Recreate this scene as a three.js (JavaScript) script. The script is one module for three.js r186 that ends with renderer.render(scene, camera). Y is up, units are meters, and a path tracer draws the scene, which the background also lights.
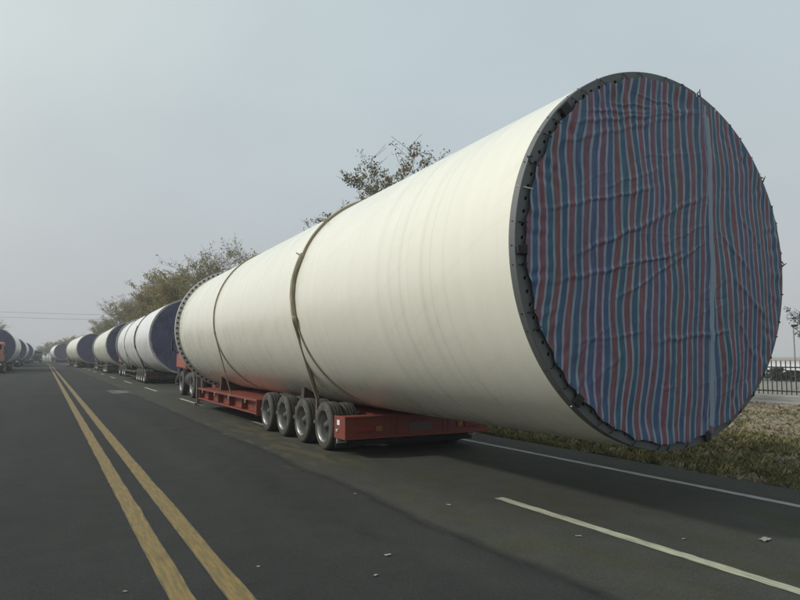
import * as THREE from 'three';
import { RoundedBoxGeometry } from 'three/addons/geometries/RoundedBoxGeometry.js';
import { mergeGeometries, mergeVertices } from 'three/addons/utils/BufferGeometryUtils.js';
import { createNoise2D, createNoise3D } from 'simplex-noise';

// ---------------------------------------------------------------- camera, sky, sun, exposure
const scene = new THREE.Scene();
const camera = new THREE.PerspectiveCamera(48.56, 4 / 3, 0.1, 6000);
camera.position.set(0, 1.6, 0);
camera.lookAt(0.469, 1.6 + 0.0839, -0.879);

function rng(seed) { let a = seed >>> 0; return () => { a = (a + 0x6D2B79F5) | 0; let t = Math.imul(a ^ (a >>> 15), 1 | a); t = (t + Math.imul(t ^ (t >>> 7), 61 | t)) ^ t; return ((t ^ (t >>> 14)) >>> 0) / 4294967296; }; }
const n2 = createNoise2D(rng(11)), n2b = createNoise2D(rng(12)), n3 = createNoise3D(rng(13));
const clamp = THREE.MathUtils.clamp, lerp = THREE.MathUtils.lerp, sstep = (a, b, x) => { const t = clamp((x - a) / (b - a), 0, 1); return t * t * (3 - 2 * t); };
const fbm = (f, x, y, o = 4) => { let s = 0, a = 0.5; for (let i = 0; i < o; i++) { s += a * f(x, y); x *= 2.03; y *= 2.03; a *= 0.5; } return s; };

const sunDir = new THREE.Vector3(-1.2, 1, -0.66).normalize();     // hazy sun, ahead and to the left of the road
{
  const W = 512, H = 256, d = new Float32Array(W * H * 4);
  const dir = new THREE.Vector3();
  for (let j = 0; j < H; j++) for (let i = 0; i < W; i++) {
    const az = ((i + 0.5) / W - 0.5) * Math.PI * 2, el = ((j + 0.5) / H - 0.5) * Math.PI;   // row 0 at the bottom
    dir.set(Math.cos(el) * Math.cos(az), Math.sin(el), Math.cos(el) * Math.sin(az));
    const e = Math.max(0, dir.y);
    const hz = Math.exp(-e * 4.5);                                   // thick haze low down
    const toSun = Math.max(0, dir.dot(sunDir));
    let r = lerp(0.645, 0.485, hz), g = lerp(0.715, 0.475, hz), b = lerp(0.70, 0.485, hz);
    const away = sstep(0.1, 0.8, 1 - toSun) * (1 - hz);              // cooler away from the veiled sun
    r -= 0.135 * away; g -= 0.105 * away; b -= 0.045 * away;
    const glow = 0.55 * Math.pow(toSun, 5) + 0.9 * Math.pow(toSun, 30);
    r += glow; g += glow * 0.97; b += glow * 0.9;
    const c = fbm((x, y) => n3(x, y, dir.z * 2.2), dir.x * 2.2, dir.y * 4.5, 4) * 0.07 * (1 - 0.5 * hz);
    const k = 4 * (j * W + i);
    d[k] = r * (1 + c); d[k + 1] = g * (1 + c); d[k + 2] = b * (1 + c * 0.8); d[k + 3] = 1;
  }
  const sky = new THREE.DataTexture(d, W, H, THREE.RGBAFormat, THREE.FloatType);
  sky.mapping = THREE.EquirectangularReflectionMapping; sky.magFilter = sky.minFilter = THREE.LinearFilter; sky.needsUpdate = true;
  scene.background = sky; scene.environment = sky;
}
const sun = new THREE.DirectionalLight(new THREE.Color(1, 0.97, 0.91), 2.2);
sun.position.copy(sunDir).multiplyScalar(120); sun.target.position.set(6, 0, -20);
sun.position.add(sun.target.position);
sun.castShadow = true; sun.shadow.radius = 9; sun.shadow.mapSize.set(4096, 4096);
Object.assign(sun.shadow.camera, { left: -70, right: 70, top: 70, bottom: -70, near: 1, far: 300 });
scene.add(sun, sun.target);

const renderer = new THREE.WebGLRenderer({ antialias: true });
renderer.setSize(1024, 768);
renderer.toneMapping = THREE.LinearToneMapping;
renderer.toneMappingExposure = 1;
renderer.shadowMap.enabled = true;

scene.fog = new THREE.FogExp2(new THREE.Color(0.62, 0.63, 0.65), 0.0011);

// ---------------------------------------------------------------- helpers
const taken = {};
function numbered(n) { const k = taken[n] = (taken[n] ?? -1) + 1; return k ? `${n}_${String(k).padStart(3, '0')}` : n; }
function clean(g) {
  g = g.index ? g.toNonIndexed() : g;
  const o = new THREE.BufferGeometry();
  for (const k of ['position', 'normal', 'uv']) if (g.attributes[k]) o.setAttribute(k, g.attributes[k]);
  if (!o.attributes.uv) o.setAttribute('uv', new THREE.BufferAttribute(new Float32Array(o.attributes.position.count * 2), 2));
  return o;
}
const merge = (l) => l.length === 1 ? l[0] : mergeGeometries(l.map(clean));
function mesh(name, geos, mat, parent) {
  const m = new THREE.Mesh(Array.isArray(geos) ? merge(geos) : geos, mat);
  m.name = parent ? name : numbered(name); m.castShadow = m.receiveShadow = true; (parent ?? scene).add(m); return m;
}
function sub(name, parent) { const g = new THREE.Group(); g.name = name; parent.add(g); return g; }
function thing(name, label, category, [x, y, z], turn = 0, group) {
  const o = new THREE.Group(); o.name = numbered(name); scene.add(o);
  o.position.set(x, y, z); o.rotation.y = turn; tag(o, label, category, group); return o;
}
function tag(o, label, category, group, kind) {
  o.userData = {}; if (label) o.userData.label = label; if (category) o.userData.category = category;
  if (group) o.userData.group = group; if (kind) o.userData.kind = kind; return o;
}
function dup(root, label, [x, y, z], turn = 0, group, swap) {
  const r = root.clone(); r.name = numbered(root.name.replace(/_\d{3}$/, '')); scene.add(r);
  r.position.set(x, y, z); r.rotation.set(0, turn, 0);
  r.userData = { ...root.userData, label }; if (group) r.userData.group = group;
  if (swap) r.traverse(m => { if (m.isMesh && swap.has(m.material)) m.material = swap.get(m.material); });
  return r;
}
const bx = (w, h, d, x, y, z, r = 0) => (r ? new RoundedBoxGeometry(w, h, d, 1, r) : new THREE.BoxGeometry(w, h, d)).translate(x, y, z);
const cylX = (r, l, x, y, z, s = 16) => new THREE.CylinderGeometry(r, r, l, s).rotateZ(Math.PI / 2).translate(x, y, z);
const cylY = (r, l, x, y, z, s = 12) => new THREE.CylinderGeometry(r, r, l, s).translate(x, y, z);
const cylZ = (r, l, x, y, z, s = 16) => new THREE.CylinderGeometry(r, r, l, s).rotateX(Math.PI / 2).translate(x, y, z);
function bar(a, b, r0, r1 = r0, s = 6) {
  const A = new THREE.Vector3(...a), B = new THREE.Vector3(...b), d = B.clone().sub(A), L = d.length();
  const g = new THREE.CylinderGeometry(r1, r0, L, s, 1, true).translate(0, L / 2, 0);
  g.applyQuaternion(new THREE.Quaternion().setFromUnitVectors(new THREE.Vector3(0, 1, 0), d.normalize()));
  return g.translate(A.x, A.y, A.z);
}
const RGB = (r, g, b) => new THREE.Color().setRGB(r, g, b);
const std = (c, rough = 0.6, o = {}) => new THREE.MeshStandardMaterial({ color: c, roughness: rough, ...o });
function texture(w, h, fn, srgb, rx = 1, ry = 1) {       // fn(u, v) -> [r,g,b] 0..1 or number
  const d = new Uint8Array(w * h * 4);
  for (let j = 0; j < h; j++) for (let i = 0; i < w; i++) {
    let c = fn(i / w, j / h); if (typeof c === 'number') c = [c, c, c];
    const k = 4 * (j * w + i); d[k] = clamp(c[0], 0, 1) * 255; d[k + 1] = clamp(c[1], 0, 1) * 255; d[k + 2] = clamp(c[2], 0, 1) * 255; d[k + 3] = 255;
  }
  const t = new THREE.DataTexture(d, w, h); t.wrapS = t.wrapT = THREE.RepeatWrapping; t.magFilter = THREE.LinearFilter; t.minFilter = THREE.LinearMipmapLinearFilter; t.generateMipmaps = true;
  if (srgb) t.colorSpace = THREE.SRGBColorSpace; t.repeat.set(rx, ry); t.needsUpdate = true; return t;
}
const tile = (u, v, f, s) => {                            // noise that repeats over the unit square
  const a = u * Math.PI * 2, b = v * Math.PI * 2, q = f / (Math.PI * 2);
  return n3(Math.cos(a) * q + s, Math.sin(a) * q, Math.cos(b) * q * 1.01 + Math.sin(b) * q * 0.7 + s * 3);
};
const wob = (u, v, n, s) => n2(u * n + s, v * n - s);

// ---------------------------------------------------------------- materials
const R1 = rng(5);
const grainTex = (() => {                                 // asphalt chippings, 1.5 m tile
  const N = 1024, base = new Float32Array(N * N);
  for (let k = 0; k < 46000; k++) {
    const x = R1() * N, y = R1() * N, r = 1.2 + R1() * 3.4, v = (R1() - 0.5) * (R1() < 0.08 ? 1.5 : 0.62);
    for (let j = -r | 0; j <= r; j++) for (let i = -r | 0; i <= r; i++) if (i * i + j * j < r * r) base[((y + j + N) % N | 0) * N + ((x + i + N) % N | 0)] = v;
  }
  return { N, base };
})();
const asphaltMap = texture(1024, 1024, (u, v) => { const b = grainTex.base[(v * 1024 | 0) * 1024 + (u * 1024 | 0)]; const k = 0.62 + b * 0.46 + (R1() - 0.5) * 0.06; return [k, k, k * 0.995]; }, false, 1 / 1.5, 1 / 1.5);
const asphaltBump = texture(1024, 1024, (u, v) => 0.5 + grainTex.base[(v * 1024 | 0) * 1024 + (u * 1024 | 0)] * 0.5, false, 1 / 1.5, 1 / 1.5);
const M = {
  asphalt: new THREE.MeshPhysicalMaterial({ color: 0xffffff, roughness: 0.92, specularIntensity: 0.22, map: asphaltMap, bumpMap: asphaltBump, bumpScale: 0.004, vertexColors: true }),
  shell: null,
  flange: std(RGB(0.105, 0.112, 0.112), 0.5, { metalness: 0.2 }),
  flangePaint: std(RGB(0.52, 0.50, 0.46), 0.5),
  bolt: std(RGB(0.03, 0.028, 0.03), 0.6, { metalness: 0.3 }),
  bead: std(RGB(0.74, 0.73, 0.66), 0.45),
  black: std(RGB(0.012, 0.012, 0.013), 0.75),
  rubber: null, rim: std(RGB(0.26, 0.26, 0.25), 0.38, { metalness: 0.75 }),
  hub: std(RGB(0.055, 0.05, 0.045), 0.7, { metalness: 0.2 }),
  dark: std(RGB(0.022, 0.021, 0.02), 0.8),
  steel: std(RGB(0.30, 0.29, 0.28), 0.55, { metalness: 0.4 }),
  red: null, 
  glass: new THREE.MeshPhysicalMaterial({ color: RGB(0.015, 0.018, 0.02), roughness: 0.06, metalness: 0, clearcoat: 1, clearcoatRoughness: 0.03 }),
  lens: std(RGB(0.22, 0.025, 0.02), 0.35), amber: std(RGB(0.28, 0.13, 0.03), 0.4), white: std(RGB(0.75, 0.74, 0.70), 0.5),
  clear: new THREE.MeshPhysicalMaterial({ color: RGB(0.7, 0.7, 0.7), roughness: 0.15, metalness: 0.4, clearcoat: 1 }),
  bracket: std(RGB(0.14, 0.11, 0.095), 0.6, { metalness: 0.3 }),
  wood: std(RGB(0.06, 0.045, 0.03), 0.9),
  rope: null, bark: null,
};
M.rubber = std(0xffffff, 0.85, { map: texture(256, 256, (u, v) => { const d = 0.5 + 0.5 * tile(u, v, 7, 2) + 0.25 * tile(u, v, 30, 5); const k = 0.18 + 0.14 * clamp(d, 0, 1); return [k * 1.04, k, k * 0.90]; }, true) });
const redTex = (k) => texture(512, 512, (u, v) => {
  const n = 0.5 + 0.5 * fbm(n2, u * 9, v * 9, 5), s = 0.5 + 0.5 * fbm(n2b, u * 40, v * 6, 4);
  const dust = sstep(0.40, 0.75, n), rust = sstep(0.66, 0.82, s);
  let c = [0.50 * k, 0.20 * k, 0.14 * k];
  c = [lerp(c[0], 0.38, dust * 0.75), lerp(c[1], 0.30, dust * 0.75), lerp(c[2], 0.265, dust * 0.75)];
  return [lerp(c[0], 0.22, rust * 0.6), lerp(c[1], 0.10, rust * 0.6), lerp(c[2], 0.07, rust * 0.6)];
}, true);
M.red = std(0xffffff, 0.5, { map: redTex(0.98) });
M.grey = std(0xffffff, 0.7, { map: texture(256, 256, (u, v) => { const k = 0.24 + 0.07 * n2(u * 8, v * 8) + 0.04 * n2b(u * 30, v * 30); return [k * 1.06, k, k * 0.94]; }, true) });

// painted steel of the tower: spray bands run round it, weathering streaks run down it
const ringMarks = [[1.15, 0.03, 0.05], [1.42, 0.015, 0.07], [1.62, 0.05, 0.045], [1.95, 0.012, 0.07], [2.15, 0.05, 0.04], [2.42, 0.015, 0.06], [2.75, 0.04, 0.035], [9.3, 0.02, 0.05], [13.1, 0.03, 0.045], [14.2, 0.02, 0.05], [14.5, 0.04, 0.03]];
const shellTex = (tint, seed) => texture(1024, 1024, (u, v) => {   // u round, v along (m / 18)
  const band = 0.5 + 0.5 * (n2(v * 55 + seed, 3 + Math.sin(u * 6.283) * 0.5) * 0.6 + n2(v * 140 + seed, 9) * 0.4);
  const st = sstep(0.30, 0.75, 0.5 + 0.5 * fbm(n2b, v * 70 + seed, 4 + Math.cos(u * 6.283) * 0.3, 3)) ;
  const sm = sstep(0.55, 0.9, 0.5 + 0.5 * fbm(n2, Math.cos(u * 6.283) * 6 + seed, v * 26 + Math.sin(u * 6.283) * 6, 5));
  let ring = 0; for (const [p, w, a] of ringMarks) { const d = (v * 18 - p) / (w * 0.8); ring += a * Math.exp(-d * d) * (0.45 + 0.55 * sstep(-0.6, 0.5, n2(Math.cos(u * 6.283) * 1.5 + p, p))); }
  const f = 0.985 - ring - 0.022 * band - 0.005 * st - 0.02 * sm;
  return [tint[0] * f, tint[1] * f, tint[2] * (f - 0.012 * sm - 0.01 * st)];
}, true);
const shellRough = texture(512, 1024, (u, v) => 0.31 + 0.07 * n2(v * 60, 5 + Math.cos(u * 6.283) * 0.3) + 0.05 * n2(Math.cos(u * 6.283) * 3, v * 14 + Math.sin(u * 6.283) * 3) + 0.03 * n2(v * 170, 3), false);
const shellBump = texture(512, 1024, (u, v) => 0.5 + 0.25 * n2(v * 42, 1.5 + Math.cos(u * 6.283) * 0.3) + 0.12 * n2(v * 110, 8 + Math.sin(u * 6.283) * 0.3), false);
const shellMat = (tint, seed) => new THREE.MeshPhysicalMaterial({ color: 0xffffff, map: shellTex(tint, seed), roughness: 1, roughnessMap: shellRough, bumpMap: shellBump, bumpScale: 0.0006, clearcoat: 0.45, clearcoatRoughness: 0.25 });
M.shell = shellMat([0.915, 0.904, 0.85], 0);
M.shellWhite = shellMat([0.93, 0.925, 0.93], 40);
M.shellCream = shellMat([0.895, 0.895, 0.83], 80);
M.rope = std(0xffffff, 0.95, { map: texture(64, 512, (u, v) => { const k = 0.56 + 0.16 * n2(u * 4, v * 60) + 0.12 * n2(u * 9, v * 14); return [k * 1.05, k * 0.98, k * 0.83]; }, true) });
M.bark = std(0xffffff, 0.95, { map: texture(128, 256, (u, v) => { const k = 0.42 + 0.12 * n2(u * 12, v * 30) + 0.08 * n2(u * 30, v * 8); return [k, k * 0.93, k * 0.82]; }, true) });

// ---------------------------------------------------------------- setting: ground, verge, road and its markings
const bend = (Z) => Z > 130 ? -(Z - 130) * (Z - 130) * 0.0004 : 0;
function groundHeight(X, Z) {                              // the verge falls a little from the road edge, then lies flat
  const a = Math.abs(X - 0.8 - bend(Z)) - 7.2;
  if (a < 0) return -0.05;
  return -0.03 * sstep(0, 0.5, a) - 0.02 + sstep(0.3, 3, a) * (0.06 * n2(X * 0.35, Z * 0.35) + 0.02 * n2(X * 1.4, Z * 1.4) + 0.05);
}
const axis = (spec) => { const o = []; for (const [a, b, s] of spec) for (let x = a; x < b - 1e-6; x += s) o.push(x); o.push(spec[spec.length - 1][1]); return o; };
function sheet(xs, zs, yf, cf, bendIt) {
  const P = [], C = [], U = [], I = [], nx = xs.length;
  for (const Z of zs) for (const X of xs) {
    const x = X + (bendIt ? bend(Z) : 0);
    P.push(x, yf(x, Z), -Z); U.push(x, Z); C.push(...cf(X, Z));
  }
  for (let j = 0; j < zs.length - 1; j++) for (let i = 0; i < nx - 1; i++) { const a = j * nx + i, b = a + 1, c = a + nx, d = c + 1; I.push(a, b, d, a, d, c); }
  const g = new THREE.BufferGeometry();
  g.setAttribute('position', new THREE.Float32BufferAttribute(P, 3)); g.setAttribute('uv', new THREE.Float32BufferAttribute(U, 2)); g.setAttribute('color', new THREE.Float32BufferAttribute(C, 3));
  g.setIndex(I); g.computeVertexNormals(); return g;
}
const soilTex = texture(1024, 1024, (u, v) => {
  const k = 0.62 + 0.2 * tile(u, v, 9, 1) + 0.14 * wob(u, v, 90, 3) + 0.16 * wob(u, v, 240, 7) + (R1() - 0.5) * 0.14; return [k, k, k];
}, false, 0.5, 0.5);
const soilMat = std(0xffffff, 1, { map: soilTex, bumpMap: soilTex, bumpScale: 0.03, vertexColors: true });
const grassiness = (X, Z) => clamp(0.5 + 1.15 * fbm(n2, X * 0.30 + 5, Z * 0.30, 4) + 0.5 * (1 - sstep(9.5, 13.5, X)) - 0.42 * sstep(12, 16.5, X), 0, 1);
function soilColor(X, Z) {
  const g = X > 0 ? grassiness(X, Z) : 0.6, n = fbm(n2b, X * 1.1, Z * 1.1, 4), n4 = 0.5 + 0.5 * n2(X * 0.22 + 9, Z * 0.22);
  const dry = [0.40 + 0.10 * n, 0.345 + 0.09 * n, 0.255 + 0.07 * n], rusty = [0.20, 0.13, 0.075], green = [0.13 + 0.05 * n, 0.125 + 0.05 * n, 0.058];
  const d = dry.map((v, i) => lerp(v, rusty[i], sstep(0.62, 0.9, n4) * 0.7));
  return d.map((v, i) => lerp(v, green[i], sstep(0.25, 0.7, g)));
}
tag(mesh('ground', sheet(axis([[-3000, -400, 650], [-400, -40, 60], [-40, -7, 3], [-7, 7, 2], [7, 30, 0.3], [30, 60, 3], [60, 400, 60], [400, 3000, 650]]), axis([[-400, -20, 60], [-20, -2, 3], [-2, 30, 0.35], [30, 60, 2], [60, 400, 20], [400, 4000, 600]]), groundHeight, soilColor), soilMat), null, null, null, 'structure');

const road = new THREE.Group(); road.name = 'road'; scene.add(road); tag(road, null, null, null, 'structure');
{
  const col = (X, Z) => {
    const n = fbm(n2, X * 0.5, Z * 0.12, 4), m = fbm(n2b, X * 1.7, Z * 1.7, 4), edge = 3.42 + 0.07 * n2(Z * 0.4, 2) + 0.03 * n2(Z * 2.3, 7);
    let c = [0.050, 0.0515, 0.050];
    const k = sstep(edge - 0.05, edge + 0.06, X);           // the outer lane was surfaced separately: paler, browner
    c = c.map((v, i) => lerp(v, [0.083, 0.084, 0.073][i], k));
    const tar = sstep(0.035, 0.0, Math.abs(X - edge + 0.1)) * 0.35;
    const trk = Math.max(...[2.0, 3.0, 5.2, 6.3, -0.6, -2.4].map(q => sstep(0.34, 0.1, Math.abs(X - q - 0.05 * n2(Z * 0.2, q))))), oil = sstep(0.3, 0.55, fbm(n2b, X * 1.1 + 7, Z * 0.55, 4)) * sstep(0.5, 0.15, Math.abs(X - 2.5));
    let f = 1 + 0.16 * n + 0.16 * m - tar + 0.07 * trk - 0.25 * oil;
    const cross = Math.max(sstep(0.5, 0.2, Math.abs(Z - 33 - 0.4 * n)), sstep(0.6, 0.3, Math.abs(Z - 52 - 0.5 * n)), sstep(0.9, 0.5, Math.abs(Z - 71)));
    f *= 1 + 0.28 * cross * (X < 4 ? 1 : 0.4);              // pale worn patches across the carriageway
    // dried mud and straw dropped along the wheels
    const mud = sstep(0.12, 0.45, fbm(n2b, X * 2.6 + 4, Z * 0.8, 4) + 0.34 - Math.abs(X - 3.95 - 0.03 * (Z - 10)) * 0.75) * sstep(8.6, 10.2, Z) * sstep(19, 15, Z);
    c = c.map((v, i) => lerp(v * f, [0.15, 0.125, 0.07][i], mud * 0.75));
    const moss = sstep(0.05, 0.4, fbm(n2, X * 1.3 + 30, Z * 0.5, 4)) * k * sstep(7.2, 6.8, X);
    c = c.map((v, i) => v * lerp(1, [0.98, 1.0, 0.80][i], moss));
    const patch = sstep(0.5, 0.3, Math.abs(X - 3.05)) * sstep(1.6, 1.2, Math.abs(Z - 32.5)) * sstep(-0.4, 0.2, m);
    return c.map((v, i) => lerp(v, [0.30, 0.29, 0.26][i], patch * 0.8));
  };
  const a = mesh('asphalt', sheet(axis([[-6.6, 2.4, 0.15], [2.4, 5.4, 0.05], [5.4, 8.04, 0.12]]), axis([[-12, -1, 1], [-1, 20, 0.14], [20, 40, 0.3], [40, 90, 1], [90, 400, 5]]), () => 0, col, true), M.asphalt, road);
  tag(a, null, null, null, 'structure');
  const skirt = mesh('road_shoulder', sheet([8.04, 8.10, 8.25], axis([[-12, 40, 0.25], [40, 400, 4]]), (X, Z) => X - bend(Z) < 8.06 ? -0.001 : -0.07, (X, Z) => [0.07, 0.068, 0.058], true), M.asphalt, road);
  tag(skirt, null, null, null, 'structure');
}
const paintTex = (c, wear, seed) => texture(256, 1024, (u, v) => {
  const w = sstep(1 - wear, 1, 0.5 + 0.5 * fbm(n2, u * 6 + seed, v * 24, 5) + 0.18 * (R1() - 0.5) + 0.28 * sstep(0.38, 0.5, Math.abs(u - 0.5))), k = 1 + 0.10 * n2b(u * 3, v * 12 + seed) + 0.07 * (R1() - 0.5);
  return c.map((x, i) => lerp(x * k, [0.27, 0.27, 0.265][i], w));
}, true, 1, 1);
const yellowMat = std(0xffffff, 0.8, { map: paintTex([0.46, 0.385, 0.205], 0.55, 1) });
const whiteMat = std(0xffffff, 0.8, { map: paintTex([0.64, 0.64, 0.55], 0.52, 20) });
const edgeMat = std(0xffffff, 0.8, { map: paintTex([0.60, 0.60, 0.58], 0.58, 50) });
function stripe(name, X, w, z0, z1, mat, seed) {
  const P = [], U = [], I = [], n = Math.max(2, Math.ceil((z1 - z0) / (z1 < 60 ? 0.12 : 0.4)));
  for (let i = 0; i <= n; i++) {
    const Z = lerp(z0, z1, i / n), b = bend(Z), e = 0.006 * n2(Z * 5, seed) + 0.004 * n2(Z * 19, seed), e2 = 0.006 * n2(Z * 5, seed + 9) + 0.004 * n2(Z * 19, seed + 9);
    P.push(X - w / 2 + b + e, 0.004, -Z, X + w / 2 + b + e2, 0.004, -Z); U.push(0, Z / 8 + seed, 1, Z / 8 + seed);
    if (i < n) { const a = i * 2; I.push(a, a + 1, a + 3, a, a + 3, a + 2); }
  }
  const g = new THREE.BufferGeometry(); g.setAttribute('position', new THREE.Float32BufferAttribute(P, 3)); g.setAttribute('uv', new THREE.Float32BufferAttribute(U, 2)); g.setIndex(I); g.computeVertexNormals();
  return tag(mesh(name, g, mat, road), null, null, null, 'structure');
}
for (const X of [0.87, 1.215]) { stripe('yellow_line', X, 0.165, -6, 60, yellowMat, X); stripe('yellow_line', X, 0.165, 60.001, 380, yellowMat, X + 3); }
for (let k = 0; k < 20; k++) stripe('lane_dash', 4.6, 0.13, 2.2 + k * 10, 6.25 + k * 10, whiteMat, k * 0.37);
stripe('edge_line', 7.18, 0.13, -6, 58, edgeMat, 5); stripe('edge_line', 7.18, 0.13, 58.001, 380, edgeMat, 6);
stripe('edge_line', -5.4, 0.13, -6, 380, edgeMat, 7);

// ---------------------------------------------------------------- tower sections
const LEN = 17.5, RN = 1.95, RF = 1.84;
function shellGeometry() {
  const ns = 160, nr = 90, P = [], U = [], I = [];
  for (let j = 0; j <= nr; j++) {
    const v = j / nr, R = lerp(RN, RF, v);
    for (let i = 0; i <= ns; i++) {
      const a = i / ns * Math.PI * 2, r = R + 0.0012 * n3(Math.cos(a) * 2.2, Math.sin(a) * 2.2, v * 12);
      P.push(Math.cos(a) * r, R + Math.sin(a) * r, -0.09 - v * (LEN - 0.18)); U.push(i / ns, v * LEN / 18);
    }
  }
  for (let j = 0; j < nr; j++) for (let i = 0; i < ns; i++) { const a = j * (ns + 1) + i, b = a + 1, c = a + ns + 1, d = c + 1; I.push(a, b, d, a, d, c); }
  const g = new THREE.BufferGeometry(); g.setAttribute('position', new THREE.Float32BufferAttribute(P, 3)); g.setAttribute('uv', new THREE.Float32BufferAttribute(U, 2)); g.setIndex(I); g.computeVertexNormals();
  // weld the seam normals
  const N = g.attributes.normal; for (let j = 0; j <= nr; j++) { const a = j * (ns + 1), b = a + ns; const n = new THREE.Vector3(N.getX(a) + N.getX(b), N.getY(a) + N.getY(b), N.getZ(a) + N.getZ(b)).normalize(); N.setXYZ(a, n.x, n.y, n.z); N.setXYZ(b, n.x, n.y, n.z); }
  return g;
}
function ringShape(ro, ri, holes, rh, hr) {
  const s = new THREE.Shape(); s.absarc(0, 0, ro, 0, Math.PI * 2); const h = new THREE.Path(); h.absarc(0, 0, ri, 0, Math.PI * 2, true); s.holes.push(h);
  for (let k = 0; k < holes; k++) { const a = (k + 0.5) / holes * Math.PI * 2, p = new THREE.Path(); p.absarc(Math.cos(a) * rh, Math.sin(a) * rh, hr, 0, Math.PI * 2, true); s.holes.push(p); }
  return s;
}
function makeTower(label) {
  const t = thing('tower_section', label, 'tower section', [0, 0, 0]);
  mesh('shell', shellGeometry(), M.shell, t);
  const f1 = mesh('flange', new THREE.ExtrudeGeometry(ringShape(RN - 0.004, RN - 0.17, 96, RN - 0.085, 0.021), { depth: 0.085, bevelEnabled: true, bevelSize: 0.004, bevelThickness: 0.004, bevelSegments: 1, curveSegments: 96 }).translate(0, RN, -0.089), M.flange, t);
  f1.userData.label = 'dark grey end flange with bolt holes';
  const f2 = mesh('flange', new THREE.ExtrudeGeometry(ringShape(RF + 0.115, RF - 0.12, 0, 0, 0), { depth: 0.08, bevelEnabled: true, bevelSize: 0.006, bevelThickness: 0.006, bevelSegments: 1, curveSegments: 96 }).translate(0, RF, -LEN + 0.006), M.flangePaint, t);
  f2.userData.label = 'projecting end flange with dark bolt heads';
  const bolts = [];
  for (let k = 0; k < 72; k++) { const a = k / 72 * Math.PI * 2; bolts.push(new THREE.CylinderGeometry(0.034, 0.034, 0.04, 6).rotateX(Math.PI / 2).translate(Math.cos(a) * (RF + 0.062), RF + Math.sin(a) * (RF + 0.062), -LEN + 0.112)); }
  const b = mesh('bolt_circle', bolts, M.bolt, t); b.userData.kind = 'stuff';
  for (const s of [2.55, 5.1, 7.6, 10.1, 12.6, 15.1]) {
    const R = lerp(RN, RF, (s - 0.09) / (LEN - 0.18));
    mesh('weld_seam', new THREE.TorusGeometry(R - 0.004, 0.006, 5, 128).translate(0, R, -s), M.bead, t);
  }
  return t;
}
// striped woven tarpaulin across the open end
const stripeTex = texture(2048, 128, (u, v) => {
  const per = 9, k = u * per, i = Math.floor(k), f = k - i;       // one period: white, colour A, white, colour B
  const blues = [[0.24, 0.33, 0.47], [0.22, 0.33, 0.44], [0.26, 0.33, 0.46], [0.22, 0.35, 0.44], [0.25, 0.33, 0.45]], reds = [[0.45, 0.29, 0.33], [0.43, 0.30, 0.37], [0.44, 0.30, 0.32], [0.41, 0.29, 0.37], [0.46, 0.30, 0.34]];
  const thin = [0.53, 0.56, 0.62], aq = [0.46, 0.56, 0.60];
  const w = 0.004 * wob(u * 20, v, 8, 2);
  let c; const g = f + w;
  if (g < 0.15) c = i % 3 ? thin : aq; else if (g < 0.50) c = blues[(i * 3) % 5]; else if (g < 0.64) c = i % 2 ? aq : thin; else c = reds[(i * 2) % 5];
  const weave = 1 + 0.05 * (R1() - 0.5) + 0.10 * n2(u * 160, v * 3) + 0.06 * n2b(u * 30, v * 6);
  return c.map(x => x * weave);
}, true);
M.tarp = new THREE.MeshPhysicalMaterial({ color: 0xffffff, map: stripeTex, roughness: 0.62, side: THREE.DoubleSide, sheen: 0.15, sheenRoughness: 0.6 });
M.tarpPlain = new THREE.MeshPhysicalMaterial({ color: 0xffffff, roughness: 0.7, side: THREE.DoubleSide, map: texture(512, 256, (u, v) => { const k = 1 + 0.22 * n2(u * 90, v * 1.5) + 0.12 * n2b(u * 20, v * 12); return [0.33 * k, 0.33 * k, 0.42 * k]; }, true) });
const seg = (x, y, x0, y0, x1, y1) => { const dx = x1 - x0, dy = y1 - y0, L = Math.hypot(dx, dy), t = ((x - x0) * dx + (y - y0) * dy) / (L * L), d = ((x - x0) * -dy + (y - y0) * dx) / L; return [t, d]; };
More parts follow.
